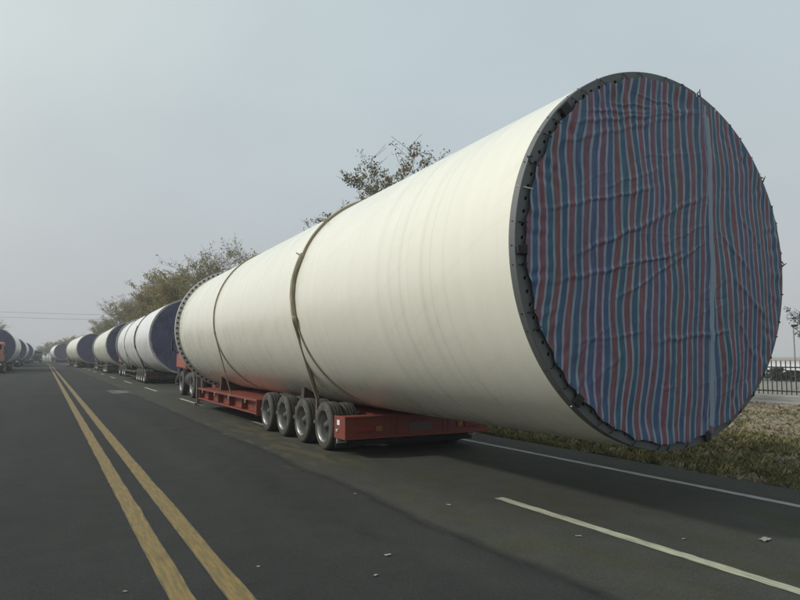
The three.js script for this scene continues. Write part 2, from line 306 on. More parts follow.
const folds = (() => {                                       // [x0,y0,x1,y1,width,height]: creases read off the cloth
  const r = rng(77), l = [
    [-1.29, -0.07, 0.56, 0.70, 0.040, 0.030], [-1.76, 0.31, -0.17, 0.70, 0.034, 0.022], [-1.62, -0.35, 0.19, 0.08, 0.034, 0.022], [-0.86, -0.48, 0.52, 0.19, 0.034, 0.020], [-1.35, -0.90, -0.40, -0.75, 0.028, 0.014], [-0.30, -0.86, 0.90, -0.74, 0.040, 0.022],
    [0.45, 1.62, -1.30, 1.22, 0.040, 0.026], [0.45, 1.62, -1.15, 1.36, 0.030, 0.022], [0.45, 1.62, -0.80, 1.50, 0.024, 0.018], [0.45, 1.62, -0.45, 1.66, 0.020, 0.016], [0.45, 1.62, -1.50, 0.98, 0.045, 0.018],
    [-0.35, 1.00, 0.60, 1.18, 0.026, 0.010], [-0.9, 0.62, -0.1, 0.92, 0.026, 0.012], [-0.2, 0.10, 0.62, 0.42, 0.022, 0.012], [-1.0, -0.22, -0.2, -0.02, 0.024, 0.010],
    [0.75, 0.35, 1.30, -0.10, 0.040, 0.018], [0.95, -0.15, 1.60, -0.62, 0.050, 0.022], [1.00, -0.60, 1.35, -1.05, 0.040, 0.024], [0.70, -0.50, 0.95, -1.20, 0.045, 0.018], [1.15, 0.55, 1.55, 0.15, 0.035, 0.014],
    [-0.55, -0.85, -0.60, -1.50, 0.050, 0.014], [-0.10, -0.90, -0.12, -1.65, 0.050, 0.016], [0.25, -0.85, 0.22, -1.62, 0.045, 0.016],
    [-1.40, 1.05, -1.66, 0.45, 0.035, 0.022], [-1.30, 1.10, -1.05, 0.30, 0.035, 0.010], [-1.10, -1.28, -0.70, -0.95, 0.030, 0.018], [-1.35, -1.05, -0.85, -0.70, 0.030, 0.014],
  ];
  for (let k = 0; k < 34; k++) { const x = (r() * 2 - 1) * 1.5, y = (r() * 2 - 1) * 1.5, a = 0.10 + 0.45 * r(), L = 0.25 + 0.7 * r(); l.push([x, y, x + L * Math.cos(a), y + L * Math.sin(a), 0.014 + 0.022 * r(), (r() < 0.5 ? -1 : 1) * (0.003 + 0.005 * r())]); }
  return l;
})();
function tarpRelief(x, y, r) {
  let z = 0, along = 0;
  for (const [x0, y0, x1, y1, w, h] of folds) {
    const [t, d] = seg(x, y, x0, y0, x1, y1); if (t < -0.1 || t > 1.1 || Math.abs(d) > 4 * w) continue;
    const dd = d + 0.02 * n2(x * 2.5, y * 2.5 + w * 90), e = sstep(-0.1, 0.2, t) * sstep(1.1, 0.8, t), k = dd / (w * 0.58);
    z += 0.52 * h * e * Math.exp(-k * k) * (1 + 0.5 * k); along += h * e * k * Math.exp(-k * k);
  }
  z += 0.014 * n2(x * 0.9 + 4, y * 0.55) + 0.005 * n2(x * 2.4, y * 1.2 + 5) + 0.0018 * n2b(x * 7 - y * 2, y * 6) + 0.0008 * n2(x * 17, y * 14);
  return [z, along];
}
function tarpGeometry(nr, ns, fine) {
  const P = [], U = [], I = [], r0 = rng(3), ties = [];
  for (let k = 0; k < 44; k++) ties.push((k + (r0() - 0.5) * 0.7) / 44 * Math.PI * 2);
  const edge = []; for (let i = 0; i < ns; i++) {
    const a = i / ns * Math.PI * 2; let d = 9; for (const t of ties) { const q = Math.abs(Math.atan2(Math.sin(a - t), Math.cos(a - t))); d = Math.min(d, q); }
    const slack = sstep(0, 0.075, d);
    // pulled short of the flange on the left, right out over it on the right
    edge.push([1.896 - 0.026 * slack + 0.008 * n2(Math.cos(a) * 9, Math.sin(a) * 9) - 0.035 * Math.max(0, Math.cos(a - 2.95)) - 0.01 * Math.max(0, Math.cos(a + 1.4)), slack]);
  }
  for (let j = 0; j <= nr; j++) for (let i = 0; i < ns; i++) {
    const a = i / ns * Math.PI * 2, q = Math.pow(j / nr, 0.85), r = edge[i][0] * q, x = r * Math.cos(a), y = r * Math.sin(a);
    const [z, al] = fine ? tarpRelief(x, y, r) : [0.03 * n2(x * 0.9, y * 0.55) + 0.022 * n2(x * 3, y * 1.3), 0];
    const rim = sstep(0.90, 1, q), rip = Math.sin(a * 44 + n2(Math.cos(a) * 4, Math.sin(a) * 4) * 5);
    const out = 0.05 * (1 - q * q) + z * (1 - rim) + rim * (0.012 + 0.010 * rip * edge[i][1]) + sstep(0.80, 0.95, q) * (1 - rim) * 0.006 * rip;
    P.push(x, RN + y, 0.012 + out + 0.012);
    const lean = 0.055 * y * (x < 0.6 ? 1 : -0.3), wv = 0.045 * n2(x * 0.9 + 3, y * 0.8) + 0.008 * n2(x * 2.2, y * 1.6) + 0.0012 * n2b(x * 6, y * 7);
    let u = x - lean + wv + 0.2 * al + 0.2 * z;
    if (x > 0.62 + 0.03 * y) u = u * 1.10 + 0.05;
    U.push(u / 1.62 + 0.13, y / 1.62);
  }
  for (let j = 0; j < nr; j++) for (let i = 0; i < ns; i++) { const a = j * ns + i, b = j * ns + (i + 1) % ns, c = a + ns, d = b + ns; I.push(a, c, d, a, d, b); }
  const g = new THREE.BufferGeometry(); g.setAttribute('position', new THREE.Float32BufferAttribute(P, 3)); g.setAttribute('uv', new THREE.Float32BufferAttribute(U, 2)); g.setIndex(I); g.computeVertexNormals(); return { g, ties: ties.map(a => [a, edge[Math.round((a + 6.2832) / 6.2832 * ns) % ns][0]]) };
}
const tarpFine = tarpGeometry(150, 520, true), tarpPlain = tarpGeometry(26, 120, false);

// ---------------------------------------------------------------- low-bed trailer
const WR = 0.41;
function makeWheel(parent, x, y, z, side, R = WR, W = 0.265) {
  const w = sub('wheel', parent); w.position.set(x, y, z); w.rotation.z = side > 0 ? -Math.PI / 2 : Math.PI / 2; w.scale.set(R / WR, W / 0.265, R / WR);
  const tr = new THREE.Mesh(makeWheel.tyre, M.rubber), rm = new THREE.Mesh(makeWheel.rim, M.rim), hb = new THREE.Mesh(makeWheel.hub, M.hub), nt = new THREE.Mesh(makeWheel.nuts, M.hub);
  tr.name = 'tyre'; rm.name = 'rim'; hb.name = 'hub'; nt.name = 'wheel_nuts'; nt.userData.kind = 'stuff'; for (const m of [tr, rm, hb, nt]) { m.castShadow = m.receiveShadow = true; w.add(m); }
  return w;
}
{
  const V = (a) => a.map(([r, y]) => new THREE.Vector2(r, y));
  const prof = [[0.262, 0.112], [0.275, 0.126], [0.31, 0.133], [0.355, 0.130], [0.375, 0.126], [0.378, 0.122], [0.396, 0.112], [0.405, 0.095], [0.408, 0.062], [0.398, 0.060], [0.398, 0.050], [0.410, 0.048], [0.410, 0.008], [0.399, 0.006]];
  const all = prof.concat(prof.slice().reverse().map(([r, y]) => [r, -y]));
  makeWheel.tyre = new THREE.LatheGeometry(V(all), 48);
  makeWheel.rim = merge([
    new THREE.LatheGeometry(V([[0.262, -0.112], [0.25, -0.1], [0.24, 0.06], [0.252, 0.105], [0.268, 0.118], [0.278, 0.128], [0.272, 0.132], [0.255, 0.118], [0.236, 0.07], [0.226, -0.04], [0.20, -0.062], [0.13, -0.042], [0.10, -0.02], [0.0, -0.02]]), 40)]);
  makeWheel.hub = new THREE.LatheGeometry(V([[0, -0.01], [0.098, -0.01], [0.092, 0.055], [0.06, 0.062], [0.055, 0.095], [0, 0.098]]), 20);
  const h = [];
  for (let k = 0; k < 10; k++) { const a = k / 10 * Math.PI * 2; h.push(cylY(0.014, 0.035, Math.cos(a) * 0.135, -0.03, Math.sin(a) * 0.135, 6)); }
  for (let k = 0; k < 10; k++) { const a = (k + 0.5) / 10 * Math.PI * 2; h.push(cylY(0.019, 0.004, Math.cos(a) * 0.188, -0.055, Math.sin(a) * 0.188, 10)); }
  makeWheel.nuts = merge(h);
}
function makeTrailer(label) {
  const t = thing('lowbed_trailer', label, 'trailer', [0, 0, 0]);
  const W = 1.375;
  // rear box behind the wheels
  const rb = mesh('rear_box', [bx(2 * W, 0.36, 0.03, 0, 0.45, -0.015, 0.006), bx(0.03, 0.36, 0.42, -W + 0.015, 0.45, -0.24, 0.006), bx(0.03, 0.36, 0.42, W - 0.015, 0.45, -0.24, 0.006), bx(2 * W - 0.06, 0.025, 0.42, 0, 0.607, -0.24), bx(2 * W - 0.06, 0.30, 0.03, 0, 0.445, -0.435), bx(2 * W + 0.02, 0.05, 0.05, 0, 0.295, -0.012, 0.008), bx(2 * W + 0.02, 0.03, 0.05, 0, 0.621, -0.012, 0.006)], M.red, t);
  for (const s of [-1, 1]) {
    mesh('tail_lamp', bx(0.30, 0.09, 0.03, s * 1.02, 0.43, 0.012, 0.008), M.lens, rb); mesh('tail_lamp', bx(0.11, 0.09, 0.03, s * 0.78, 0.43, 0.012, 0.008), M.amber, rb);
    mesh('marker_plate', bx(0.008, 0.08, 0.10, s * (W + 0.004), 0.53, -0.26), M.white, rb); mesh('marker_lamp', bx(0.03, 0.05, 0.06, s * (W + 0.01), 0.40, -0.30, 0.01), M.clear, rb);
    mesh('side_bracket', [bx(0.06, 0.10, 0.05, s * (W - 0.05), 0.24, -0.38), bx(0.16, 0.03, 0.05, s * (W - 0.10), 0.20, -0.38)], M.steel, rb);
    for (const z of [0.45, 0.55]) mesh('deck_batten', bx(0.02, 0.30, 0.012, s * z, 0.45, 0.006), M.red, rb);
  }
  mesh('licence_plate', bx(0.44, 0.14, 0.008, 0, 0.44, 0.006), M.bracket, rb);
  mesh('under_bumper', [bx(2.3, 0.08, 0.06, 0, 0.18, -0.32, 0.01), bx(0.08, 0.14, 0.06, -0.7, 0.22, -0.38), bx(0.08, 0.14, 0.06, 0.7, 0.22, -0.38)], M.dark, t);
  for (const s of [-1, 1]) mesh('mudflap', bx(0.52, 0.34, 0.012, s * 1.08, 0.27, -0.47), M.black, t);
  // spine between the wheels, axles, suspension
  mesh('spine_beam', [bx(0.90, 0.30, 4.60, 0, 0.45, -2.74, 0.01), bx(1.30, 0.03, 4.58, 0, 0.612, -2.74)], M.red, t);
  for (let k = 0; k < 4; k++) {
    const z = -1.0 - 1.1 * k;
    mesh('axle', [cylX(0.06, 2.3, 0, WR, z, 12), bx(0.12, 0.16, 0.5, -0.62, 0.42, z), bx(0.12, 0.16, 0.5, 0.62, 0.42, z)], M.dark, t);
    for (const s of [-1, 1]) { makeWheel(t, s * 1.225, WR, z, s); makeWheel(t, s * 0.945, WR * 0.975, z, s, WR * 0.975, 0.25); }
    for (const s of [-1, 1]) { const a = mesh('suspension_arm', [bx(0.42, 0.07, 0.08, s * 1.02, 0.545, z - 0.55, 0.01), bx(0.06, 0.20, 0.10, s * 1.24, 0.52, z - 0.55, 0.012), bar([s * 1.24, 0.60, z - 0.55], [s * 1.24, 0.56, z - 0.42], 0.022, 0.022, 8), cylX(0.035, 0.07, s * 1.27, 0.43, z - 0.55, 10), ...(k ? [] : [bx(0.05, 0.34, 0.07, s * 1.24, 0.74, z - 0.57, 0.01)])], M.bracket, t); }
  }
  // low deck
  const z0 = -5.02, z1 = -11.5, zc = (z0 + z1) / 2, L = z0 - z1;
  mesh('deck_plate', bx(2.30, 0.035, L, 0, 0.602, zc), M.red, t);
  for (const s of [-1, 1]) {
    const rail = mesh('side_rail', bx(0.22, 0.05, L, s * (W - 0.11), 0.598, zc, 0.008), M.red, t); mesh('lower_flange', bx(0.16, 0.035, L - 0.1, s * (W - 0.10), 0.30, zc, 0.006), M.red, rail);
    mesh('rail_web', bx(0.03, 0.268, L - 0.04, s * (W - 0.185), 0.445, zc), M.red, rail);
    for (let k = 0; k < 6; k++) mesh('rib', bx(0.14, 0.252, 0.022, s * (W - 0.10), 0.445, z0 - 0.12 - k * 1.24), M.red, rail);
    for (let k = 0; k < 4; k++) mesh('lashing_ring', new THREE.TorusGeometry(0.045, 0.010, 6, 14).rotateY(Math.PI / 2).translate(s * (W + 0.008), 0.545, z0 - 0.9 - k * 1.6), M.steel, rail);
    mesh('end_plate', bx(0.40, 0.36, 0.03, s * (W - 0.20), 0.44, z0 + 0.018), M.red, rail);
  }
  mesh('floor_beam', [bx(0.5, 0.26, L, 0, 0.43, zc), ...[0, 1, 2, 3, 4, 5, 6].map(k => bx(2.3, 0.10, 0.08, 0, 0.53, z0 - 0.3 - k * 0.98))], M.red, t);
  // gooseneck
  mesh('gooseneck', [bx(1.0, 0.26, 1.75, 0, 0.34, -12.2, 0.02), bx(1.0, 1.12, 0.5, 0, 0.80, -13.2, 0.02), bx(0.95, 0.22, 3.3, 0, 1.27, -14.9, 0.02), bx(2.3, 0.18, 0.25, 0, 0.36, -11.65, 0.01), bx(2.2, 0.12, 0.2, 0, 1.1, -13.2, 0.01)], M.red, t);
  for (const s of [-1, 1]) mesh('landing_leg', [bx(0.13, 0.62, 0.13, s * 1.1, 0.56, -12.75, 0.01), bx(0.10, 0.30, 0.10, s * 1.1, 0.22, -12.75), bx(0.25, 0.04, 0.25, s * 1.1, 0.05, -12.75), new THREE.SphereGeometry(0.085, 12, 8).translate(s * 1.1, 0.93, -12.75), bx(0.7, 0.10, 0.10, s * 0.8, 0.5, -12.75)], M.bracket, t);
  // cradles the load lies in
  for (const [z, R] of [[-2.72, 1.903], [-9.6, 1.858]]) {
    const s = new THREE.Shape(), cy = R + 0.03; s.moveTo(-1.12, 0); s.lineTo(1.12, 0);
    for (let k = 0; k <= 24; k++) { const x = lerp(1.10, -1.10, k / 24); s.lineTo(x, cy - Math.sqrt((R + 0.004) ** 2 - x * x)); }
    mesh('cradle', new THREE.ExtrudeGeometry(s, { depth: 0.16, bevelEnabled: false }).translate(0, 0.621, z - 0.08), M.wood, t);
  }
  return t;
}

// ---------------------------------------------------------------- tractor unit (cab over engine, three axles)
const paint = (c) => new THREE.MeshPhysicalMaterial({ color: c, roughness: 0.42, clearcoat: 0.5, clearcoatRoughness: 0.25 });
M.cabRed = paint(RGB(0.33, 0.075, 0.045)); M.cabOrange = paint(RGB(0.30, 0.11, 0.05)); M.cabBrown = paint(RGB(0.30, 0.12, 0.07)); M.cabDark = paint(RGB(0.05, 0.05, 0.055)); M.cabCrimson = paint(RGB(0.34, 0.04, 0.045));
function makeTractor(label, boxed) {
  const t = thing(boxed ? 'box_truck' : 'truck_tractor', label, 'truck', [0, 0, 0]);
  const W = 1.2, s = new THREE.Shape([[2.92, 1.12], [2.90, 2.62], [3.0, 2.80], [4.38, 2.84], [4.56, 2.72], [4.86, 1.78], [4.93, 1.16], [3.35, 1.15]].map(p => new THREE.Vector2(...p)));
  const cab = mesh('cab', new THREE.ExtrudeGeometry(s, { depth: 2 * W - 0.14, bevelEnabled: true, bevelSize: 0.06, bevelThickness: 0.07, bevelSegments: 3 }).translate(0, 0, -W + 0.07).rotateY(Math.PI / 2), M.cabRed, t);
  mesh('lower_panel', [bx(2.3, 0.50, 0.55, 0, 0.84, -4.70, 0.03), bx(0.9, 0.5, 1.6, 0, 0.88, -3.7)], M.dark, t);
  const flat = (pts, d) => new THREE.ExtrudeGeometry(new THREE.Shape(pts.map(p => new THREE.Vector2(...p))), { depth: d, bevelEnabled: true, bevelSize: 0.01, bevelThickness: 0.004, bevelSegments: 1 });
  for (const k of [-1, 1]) {
    const win = flat([[3.15, 1.80], [3.13, 2.55], [4.28, 2.60], [4.66, 1.82], [4.66, 1.72]], 0.012).rotateY(Math.PI / 2).translate(k > 0 ? W + 0.004 : -W - 0.016, 0, 0);
    mesh('side_window', win, M.glass, cab);
    const d = mesh('door_handle', bx(0.03, 0.04, 0.18, k * (W + 0.015), 1.5, -3.35, 0.008), M.black, cab);
    mesh('door_seam', bx(0.006, 1.35, 0.018, k * (W + 0.001), 1.95, -3.1), M.black, cab);
    mesh('step', [bx(0.25, 0.05, 0.5, k * (W - 0.1), 0.42, -4.55), bx(0.25, 0.05, 0.5, k * (W - 0.1), 0.72, -4.55)], M.dark, cab);
    const mr = mesh('mirror', [bx(0.06, 0.42, 0.20, k * (W + 0.22), 2.05, -4.75, 0.02), bar([k * W, 2.45, -4.55], [k * (W + 0.22), 2.20, -4.75], 0.014), bar([k * W, 1.7, -4.7], [k * (W + 0.22), 1.9, -4.75], 0.014)], M.black, cab);
    mesh('headlight', bx(0.34, 0.18, 0.05, k * 0.92, 0.82, -4.985, 0.02), M.clear, cab);
    mesh('mudguard', new THREE.TorusGeometry(0.60, 0.05, 6, 18, Math.PI).scale(1, 1, 5).rotateY(Math.PI / 2).translate(k * 0.98, 0.52, -3.6), M.dark, t);
  }
  mesh('windscreen', bx(2.06, 0.86, 0.02, 0, 0, 0, 0.008).rotateX(-0.31).translate(0, 2.26, -4.80), M.glass, cab);
  mesh('rear_window', bx(1.2, 0.5, 0.012, 0, 2.2, -2.838), M.glass, cab);
  mesh('grille', [0, 1, 2, 3, 4].map(k => bx(1.3, 0.07, 0.03, 0, 1.02 + k * 0.12, -5.0 + (k > 3 ? 0.02 : 0))), M.black, cab);
  mesh('bumper', bx(2.4, 0.30, 0.22, 0, 0.50, -4.98, 0.04), M.dark, t);
  mesh('chassis', [bx(0.08, 0.26, 6.0, -0.42, 0.78, -1.7), bx(0.08, 0.26, 6.0, 0.42, 0.78, -1.7), bx(0.9, 0.1, 0.2, 0, 0.75, 1.1), bx(0.9, 0.15, 0.9, 0, 0.98, -0.75, 0.02), cylX(0.07, 2.0, 0, 0.5, 0), cylX(0.07, 2.0, 0, 0.5, -1.4), cylX(0.07, 2.0, 0, 0.5, -3.6)], M.dark, t);
  mesh('fuel_tank', [cylZ(0.32, 0.85, -0.88, 0.66, -2.48, 20)], M.dark, t); mesh('air_tank', [cylZ(0.22, 0.8, 0.9, 0.66, -2.48, 16)], M.dark, t);
  for (const [z, n] of [[0, 2], [-1.4, 2], [-3.6, 1]]) for (const k of [-1, 1]) { makeWheel(t, k * 1.08, 0.5, z, k, 0.5, 0.27); if (n > 1) makeWheel(t, k * 0.76, 0.5, z, k, 0.5, 0.27); }
  for (const k of [-1, 1]) mesh('rear_mudguard', [bx(0.6, 0.03, 1.36, k * 0.92, 1.06, -0.06), bx(0.6, 0.32, 0.02, k * 0.92, 0.905, 0.62)], M.dark, t);
  if (boxed) mesh('cargo_box', [bx(2.5, 2.1, 3.7, 0, 2.0, -0.6, 0.03)], M.cabDark, t);
  else mesh('exhaust_stack', [cylY(0.07, 1.9, 1.0, 1.7, -2.42, 12), bx(0.12, 0.9, 0.2, 0.75, 1.3, -2.40)], M.steel, t);
  return t;
}

// ---------------------------------------------------------------- the convoy
const group = { tower: 'tower sections on the convoy', trailer: 'lowbed trailers of the convoy', truck: 'trucks pulling the tower sections', tarp: 'tarpaulins over the tower ends' };
const tower = makeTower('cream tower section held by two ropes, its open end filled with a large striped tarpaulin'); tower.userData.group = group.tower;
tower.position.set(5.62, 0.65, -4.7);
const trailer = makeTrailer('red lowbed trailer with four wheel rows under the cream tower section held by two ropes'); trailer.userData.group = group.trailer;
trailer.position.set(5.62, 0, -9.8);
const tractor = makeTractor('red tractor unit under the bolted flange of the roped cream tower section'); tractor.userData.group = group.truck;
tractor.position.set(6.25, 0, -25.0);

function makeTarp(fine, label, mat) {
  const t = thing(fine ? 'striped_tarpaulin' : 'violet_tarpaulin', label, 'tarpaulin', [0, 0, 0], 0, group.tarp), { g, ties } = fine ? tarpFine : tarpPlain;
  mesh('cloth', g, mat, t);
  if (fine) {
    const r = rng(8), P = (a, R, z) => [Math.cos(a) * R, RN + Math.sin(a) * R, z];
    // pale seam where two widths of cloth are joined
    const pts = []; for (let k = 0; k <= 40; k++) { const y = lerp(1.73, -1.73, k / 40), x = 0.61 + 0.03 * y + 0.018 * n2(y * 0.9, 5) + 0.006 * n2(y * 4, 6); pts.push([x, y]); }
    const SP = [], SU = [], SI = [];
    pts.forEach(([x, y], k) => { for (const [e, l] of [[-0.034, 0.002], [-0.029, 0.008], [0.029, 0.008], [0.034, 0.002]]) { const rr = Math.hypot(x + e, y), q = clamp(rr / 1.88, 0, 1); SP.push(x + e, RN + y, 0.024 + 0.05 * (1 - q * q) + tarpRelief(x + e, y)[0] * (1 - sstep(0.90, 1, q)) + l); SU.push(e * 20, y); } if (k < 40) for (let i = 0; i < 3; i++) { const a = k * 4 + i; SI.push(a, a + 4, a + 5, a, a + 5, a + 1); } });
    const sg = new THREE.BufferGeometry(); sg.setAttribute('position', new THREE.Float32BufferAttribute(SP, 3)); sg.setAttribute('uv', new THREE.Float32BufferAttribute(SU, 2)); sg.setIndex(SI); sg.computeVertexNormals();
    mesh('seam_band', sg, std(RGB(0.24, 0.30, 0.37), 0.7, { side: THREE.DoubleSide }), t).userData.label = 'pale grey blue band along the joined cloth';
    ties.forEach(([a, e]) => { const o = Math.min(e + 0.045, 1.95), c = new THREE.CatmullRomCurve3([P(a, e - 0.02, 0.036), P(a + 0.004, e + 0.012, 0.032), P(a + 0.003, o, o > 1.9 ? 0.012 : 0.006), P(a, o > 1.9 ? 1.957 : o, -0.05)].map(p => new THREE.Vector3(...p))); mesh('tie_cord', new THREE.TubeGeometry(c, 6, 0.005 + 0.002 * r(), 4), r() < 0.12 ? M.white : M.black, t); });
    for (const [a, w] of [[2.36, 0.12], [3.17, 0.08], [3.98, 0.09], [-1.31, 0.08]])
      mesh('edge_clamp', new RoundedBoxGeometry(0.11, w, 0.03, 1, 0.008).translate(1.892, 0, 0.028).rotateZ(a).translate(0, RN, 0), M.black, t);
    for (const [a, b] of [[1.25, 0.09], [0.55, 0.08], [0.02, 0.09], [2.7, 0.06]]) mesh('wire_end', [bar(P(a, 1.93, 0.01), P(a + 0.02, 1.945 + b * 0.6, 0.02), 0.008, 0.004), bar(P(a + 0.03, 1.93, 0.01), P(a + 0.01, 1.945 + b * 0.5, 0.0), 0.008, 0.004)], M.black, t);
  }
  return t;
}
const tarp1 = makeTarp(true, 'large red and blue striped tarpaulin with pale seam closing the biggest cream tower end', M.tarp); tarp1.position.copy(tower.position);
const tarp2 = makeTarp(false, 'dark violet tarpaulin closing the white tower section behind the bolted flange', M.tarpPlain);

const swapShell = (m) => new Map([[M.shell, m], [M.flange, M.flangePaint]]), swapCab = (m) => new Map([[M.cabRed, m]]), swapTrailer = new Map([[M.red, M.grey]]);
function unit(X, Z, turn, names, shell, cab, dx = 0.3, front) {          // Z: where the tower's rear end stands
  const c = Math.cos(turn), s = Math.sin(turn), at = (fw, side = 0, y = 0) => [X + side * c - fw * s, y, -Z - side * s - fw * c];
  dup(tower, names[0], at(0, 0, 0.65), turn, group.tower, swapShell(shell));
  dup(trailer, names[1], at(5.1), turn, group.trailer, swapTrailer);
  dup(tractor, names[2], at(20.3, dx), turn, group.truck, swapCab(cab));
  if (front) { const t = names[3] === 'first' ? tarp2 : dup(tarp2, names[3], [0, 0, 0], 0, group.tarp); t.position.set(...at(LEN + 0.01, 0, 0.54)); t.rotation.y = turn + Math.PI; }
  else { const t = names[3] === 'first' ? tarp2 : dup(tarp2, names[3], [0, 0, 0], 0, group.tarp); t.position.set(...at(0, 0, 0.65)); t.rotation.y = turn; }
}
unit(6.58, 35.6, 0, ['white tower section with dark lashing marks, next ahead of the roped cream one', 'dark trailer under the white tower section with lashing marks', 'orange brown tractor unit ahead of the white tower section', 'first'], M.shellWhite, M.cabOrange, 0.2);
unit(6.55, 62, 0, ['yellowish cream tower section ahead of the white one', 'dark trailer under the yellowish cream tower section', 'crimson tractor unit between the yellowish tower section and the rounded one ahead', 'dark violet tarpaulin closing the yellowish cream tower section'], M.shellCream, M.cabCrimson, 0.0);
unit(5.62, 96, 0.045, ['pale tower section ahead of the crimson tractor unit', 'dark trailer under the pale tower section ahead of the crimson tractor unit', 'brown tractor unit leading the pale tower section by the far trees', 'dark violet tarpaulin facing the crimson tractor unit'], M.shell, M.cabBrown, 0.0);
unit(3.9, 172, 0.04, ['tiny far tower section below the far roadside trees', 'trailer under the tiny far tower section', 'tractor unit of the tiny far tower section', 'dark grey tarpaulin of the tiny far tower section'], M.shellWhite, M.cabBrown, 0.0);
unit(-4.5, 96.5, Math.PI, ['grey tower section behind the orange tractor on the oncoming side', 'trailer under the grey tower section on the oncoming side', 'orange tractor unit facing this way on the oncoming side', 'dark tarpaulin behind the orange tractor on the oncoming side'], M.shellWhite, M.cabOrange, 0.0, true);
unit(-4.35, 137, Math.PI, ['second tower section in the oncoming queue', 'trailer under the second tower section in the oncoming queue', 'dark tractor unit at the second tower section in the oncoming queue', 'tarpaulin on the second tower section in the oncoming queue'], M.shellWhite, M.cabDark, 0.0, true);
unit(-3.9, 176, Math.PI, ['third tower section in the oncoming queue', 'trailer under the third tower section in the oncoming queue', 'dark tractor unit at the third tower section in the oncoming queue', 'tarpaulin on the third tower section in the oncoming queue'], M.shellWhite, M.cabDark, 0.0, true);
{
  const b = makeTractor('dark box truck beside the end of the oncoming queue', true); b.position.set(-1.6, 0, -190); b.rotation.y = Math.PI;
  b.traverse(m => { if (m.isMesh && m.material === M.cabRed) m.material = M.cabDark; });
}

// ---------------------------------------------------------------- lashings on the near tower
function lashing(Z, foot, r, name, label, wander, knots, thinTail) {
  const s = Z - 4.7, R = lerp(RN, RF, s / LEN), cy = 0.65 + R, t = thing(name, label, 'rope', [5.62, 0, -Z], 0, 'ropes over the roped cream tower section');
  const arc = (a0, a1, rad, zf) => { const p = []; for (let k = 0; k <= 60; k++) { const a = lerp(a0, a1, k / 60); p.push(new THREE.Vector3(Math.cos(a) * (R + rad * 0.9), cy + Math.sin(a) * (R + rad * 0.9), zf(a))); } return p; };
  const w = (a) => wander * (n2(a * 1.3, Z) + 0.4 * n2(a * 5, Z + 3));
  const p = arc(-0.15, Math.PI + 0.22, r, w); p.push(new THREE.Vector3(...foot));
  mesh('strap', new THREE.TubeGeometry(new THREE.CatmullRomCurve3(p, false, 'catmullrom', 0.3), 220, r, 7), M.rope, t);
  const right = [new THREE.Vector3(Math.cos(-0.15) * (R + r), cy + Math.sin(-0.15) * (R + r), w(-0.15)), new THREE.Vector3(-foot[0], foot[1], foot[2])];
  mesh('strap', new THREE.TubeGeometry(new THREE.CatmullRomCurve3(right), 4, r, 7), M.rope, t);
  for (const a of knots) mesh('knot', [new THREE.SphereGeometry(r * 1.7, 10, 8).scale(1, 1.3, 1).translate(Math.cos(a) * (R + r * 1.1), cy + Math.sin(a) * (R + r * 1.1), w(a)), bar([Math.cos(a) * (R + r), cy + Math.sin(a) * (R + r), w(a)], [Math.cos(a) * (R + r * 2.5) - 0.03, cy + Math.sin(a) * (R + r * 2.5) + 0.05, w(a) - 0.10], r * 0.7, r * 0.4)], M.rope, t);
  if (r > 0.02) {
    const q = arc(2.75, Math.PI + 0.22, 0.04, w).filter((v, i) => i % 6 === 0); q.push(new THREE.Vector3(...foot));
    mesh('sleeve', new THREE.TubeGeometry(new THREE.CatmullRomCurve3(q, false, 'catmullrom', 0.3), 70, 0.043, 8), M.rope, t).userData.label = 'thicker wrapped length of the rope';
  }
  if (thinTail) {
    mesh('loose_rope', new THREE.TubeGeometry(new THREE.CatmullRomCurve3([...arc(Math.PI + 0.10, Math.PI + 1.12, 0.018, (a) => w(Math.PI + 0.1) + (a - Math.PI - 0.1) * thinTail)]), 60, 0.014, 6), M.rope, t);
  }
  return t;
}
const ropeA = lashing(10.75, [-1.24, 0.86, -0.62], 0.027, 'lashing_rope', 'thick twisted brown rope tied down beside the rearmost trailer wheels', 0.05, [2.35, 2.75], 0.35);
const ropeB = lashing(16.95, [-1.36, 0.62, -0.20], 0.018, 'lashing_rope', 'thin brown rope running down to the red trailer deck', 0.03, [], 0.3);

for (const [p, l] of [[ropeA, 'dark lashing nearer the tarpaulin on the white tower section'], [ropeB, 'dark lashing nearer the flange on the white tower section']]) {
  dup(p, l, [6.58, 0, p.position.z - 30.9], 0, 'ropes over the white tower section', new Map([[M.rope, M.bracket]]));
}

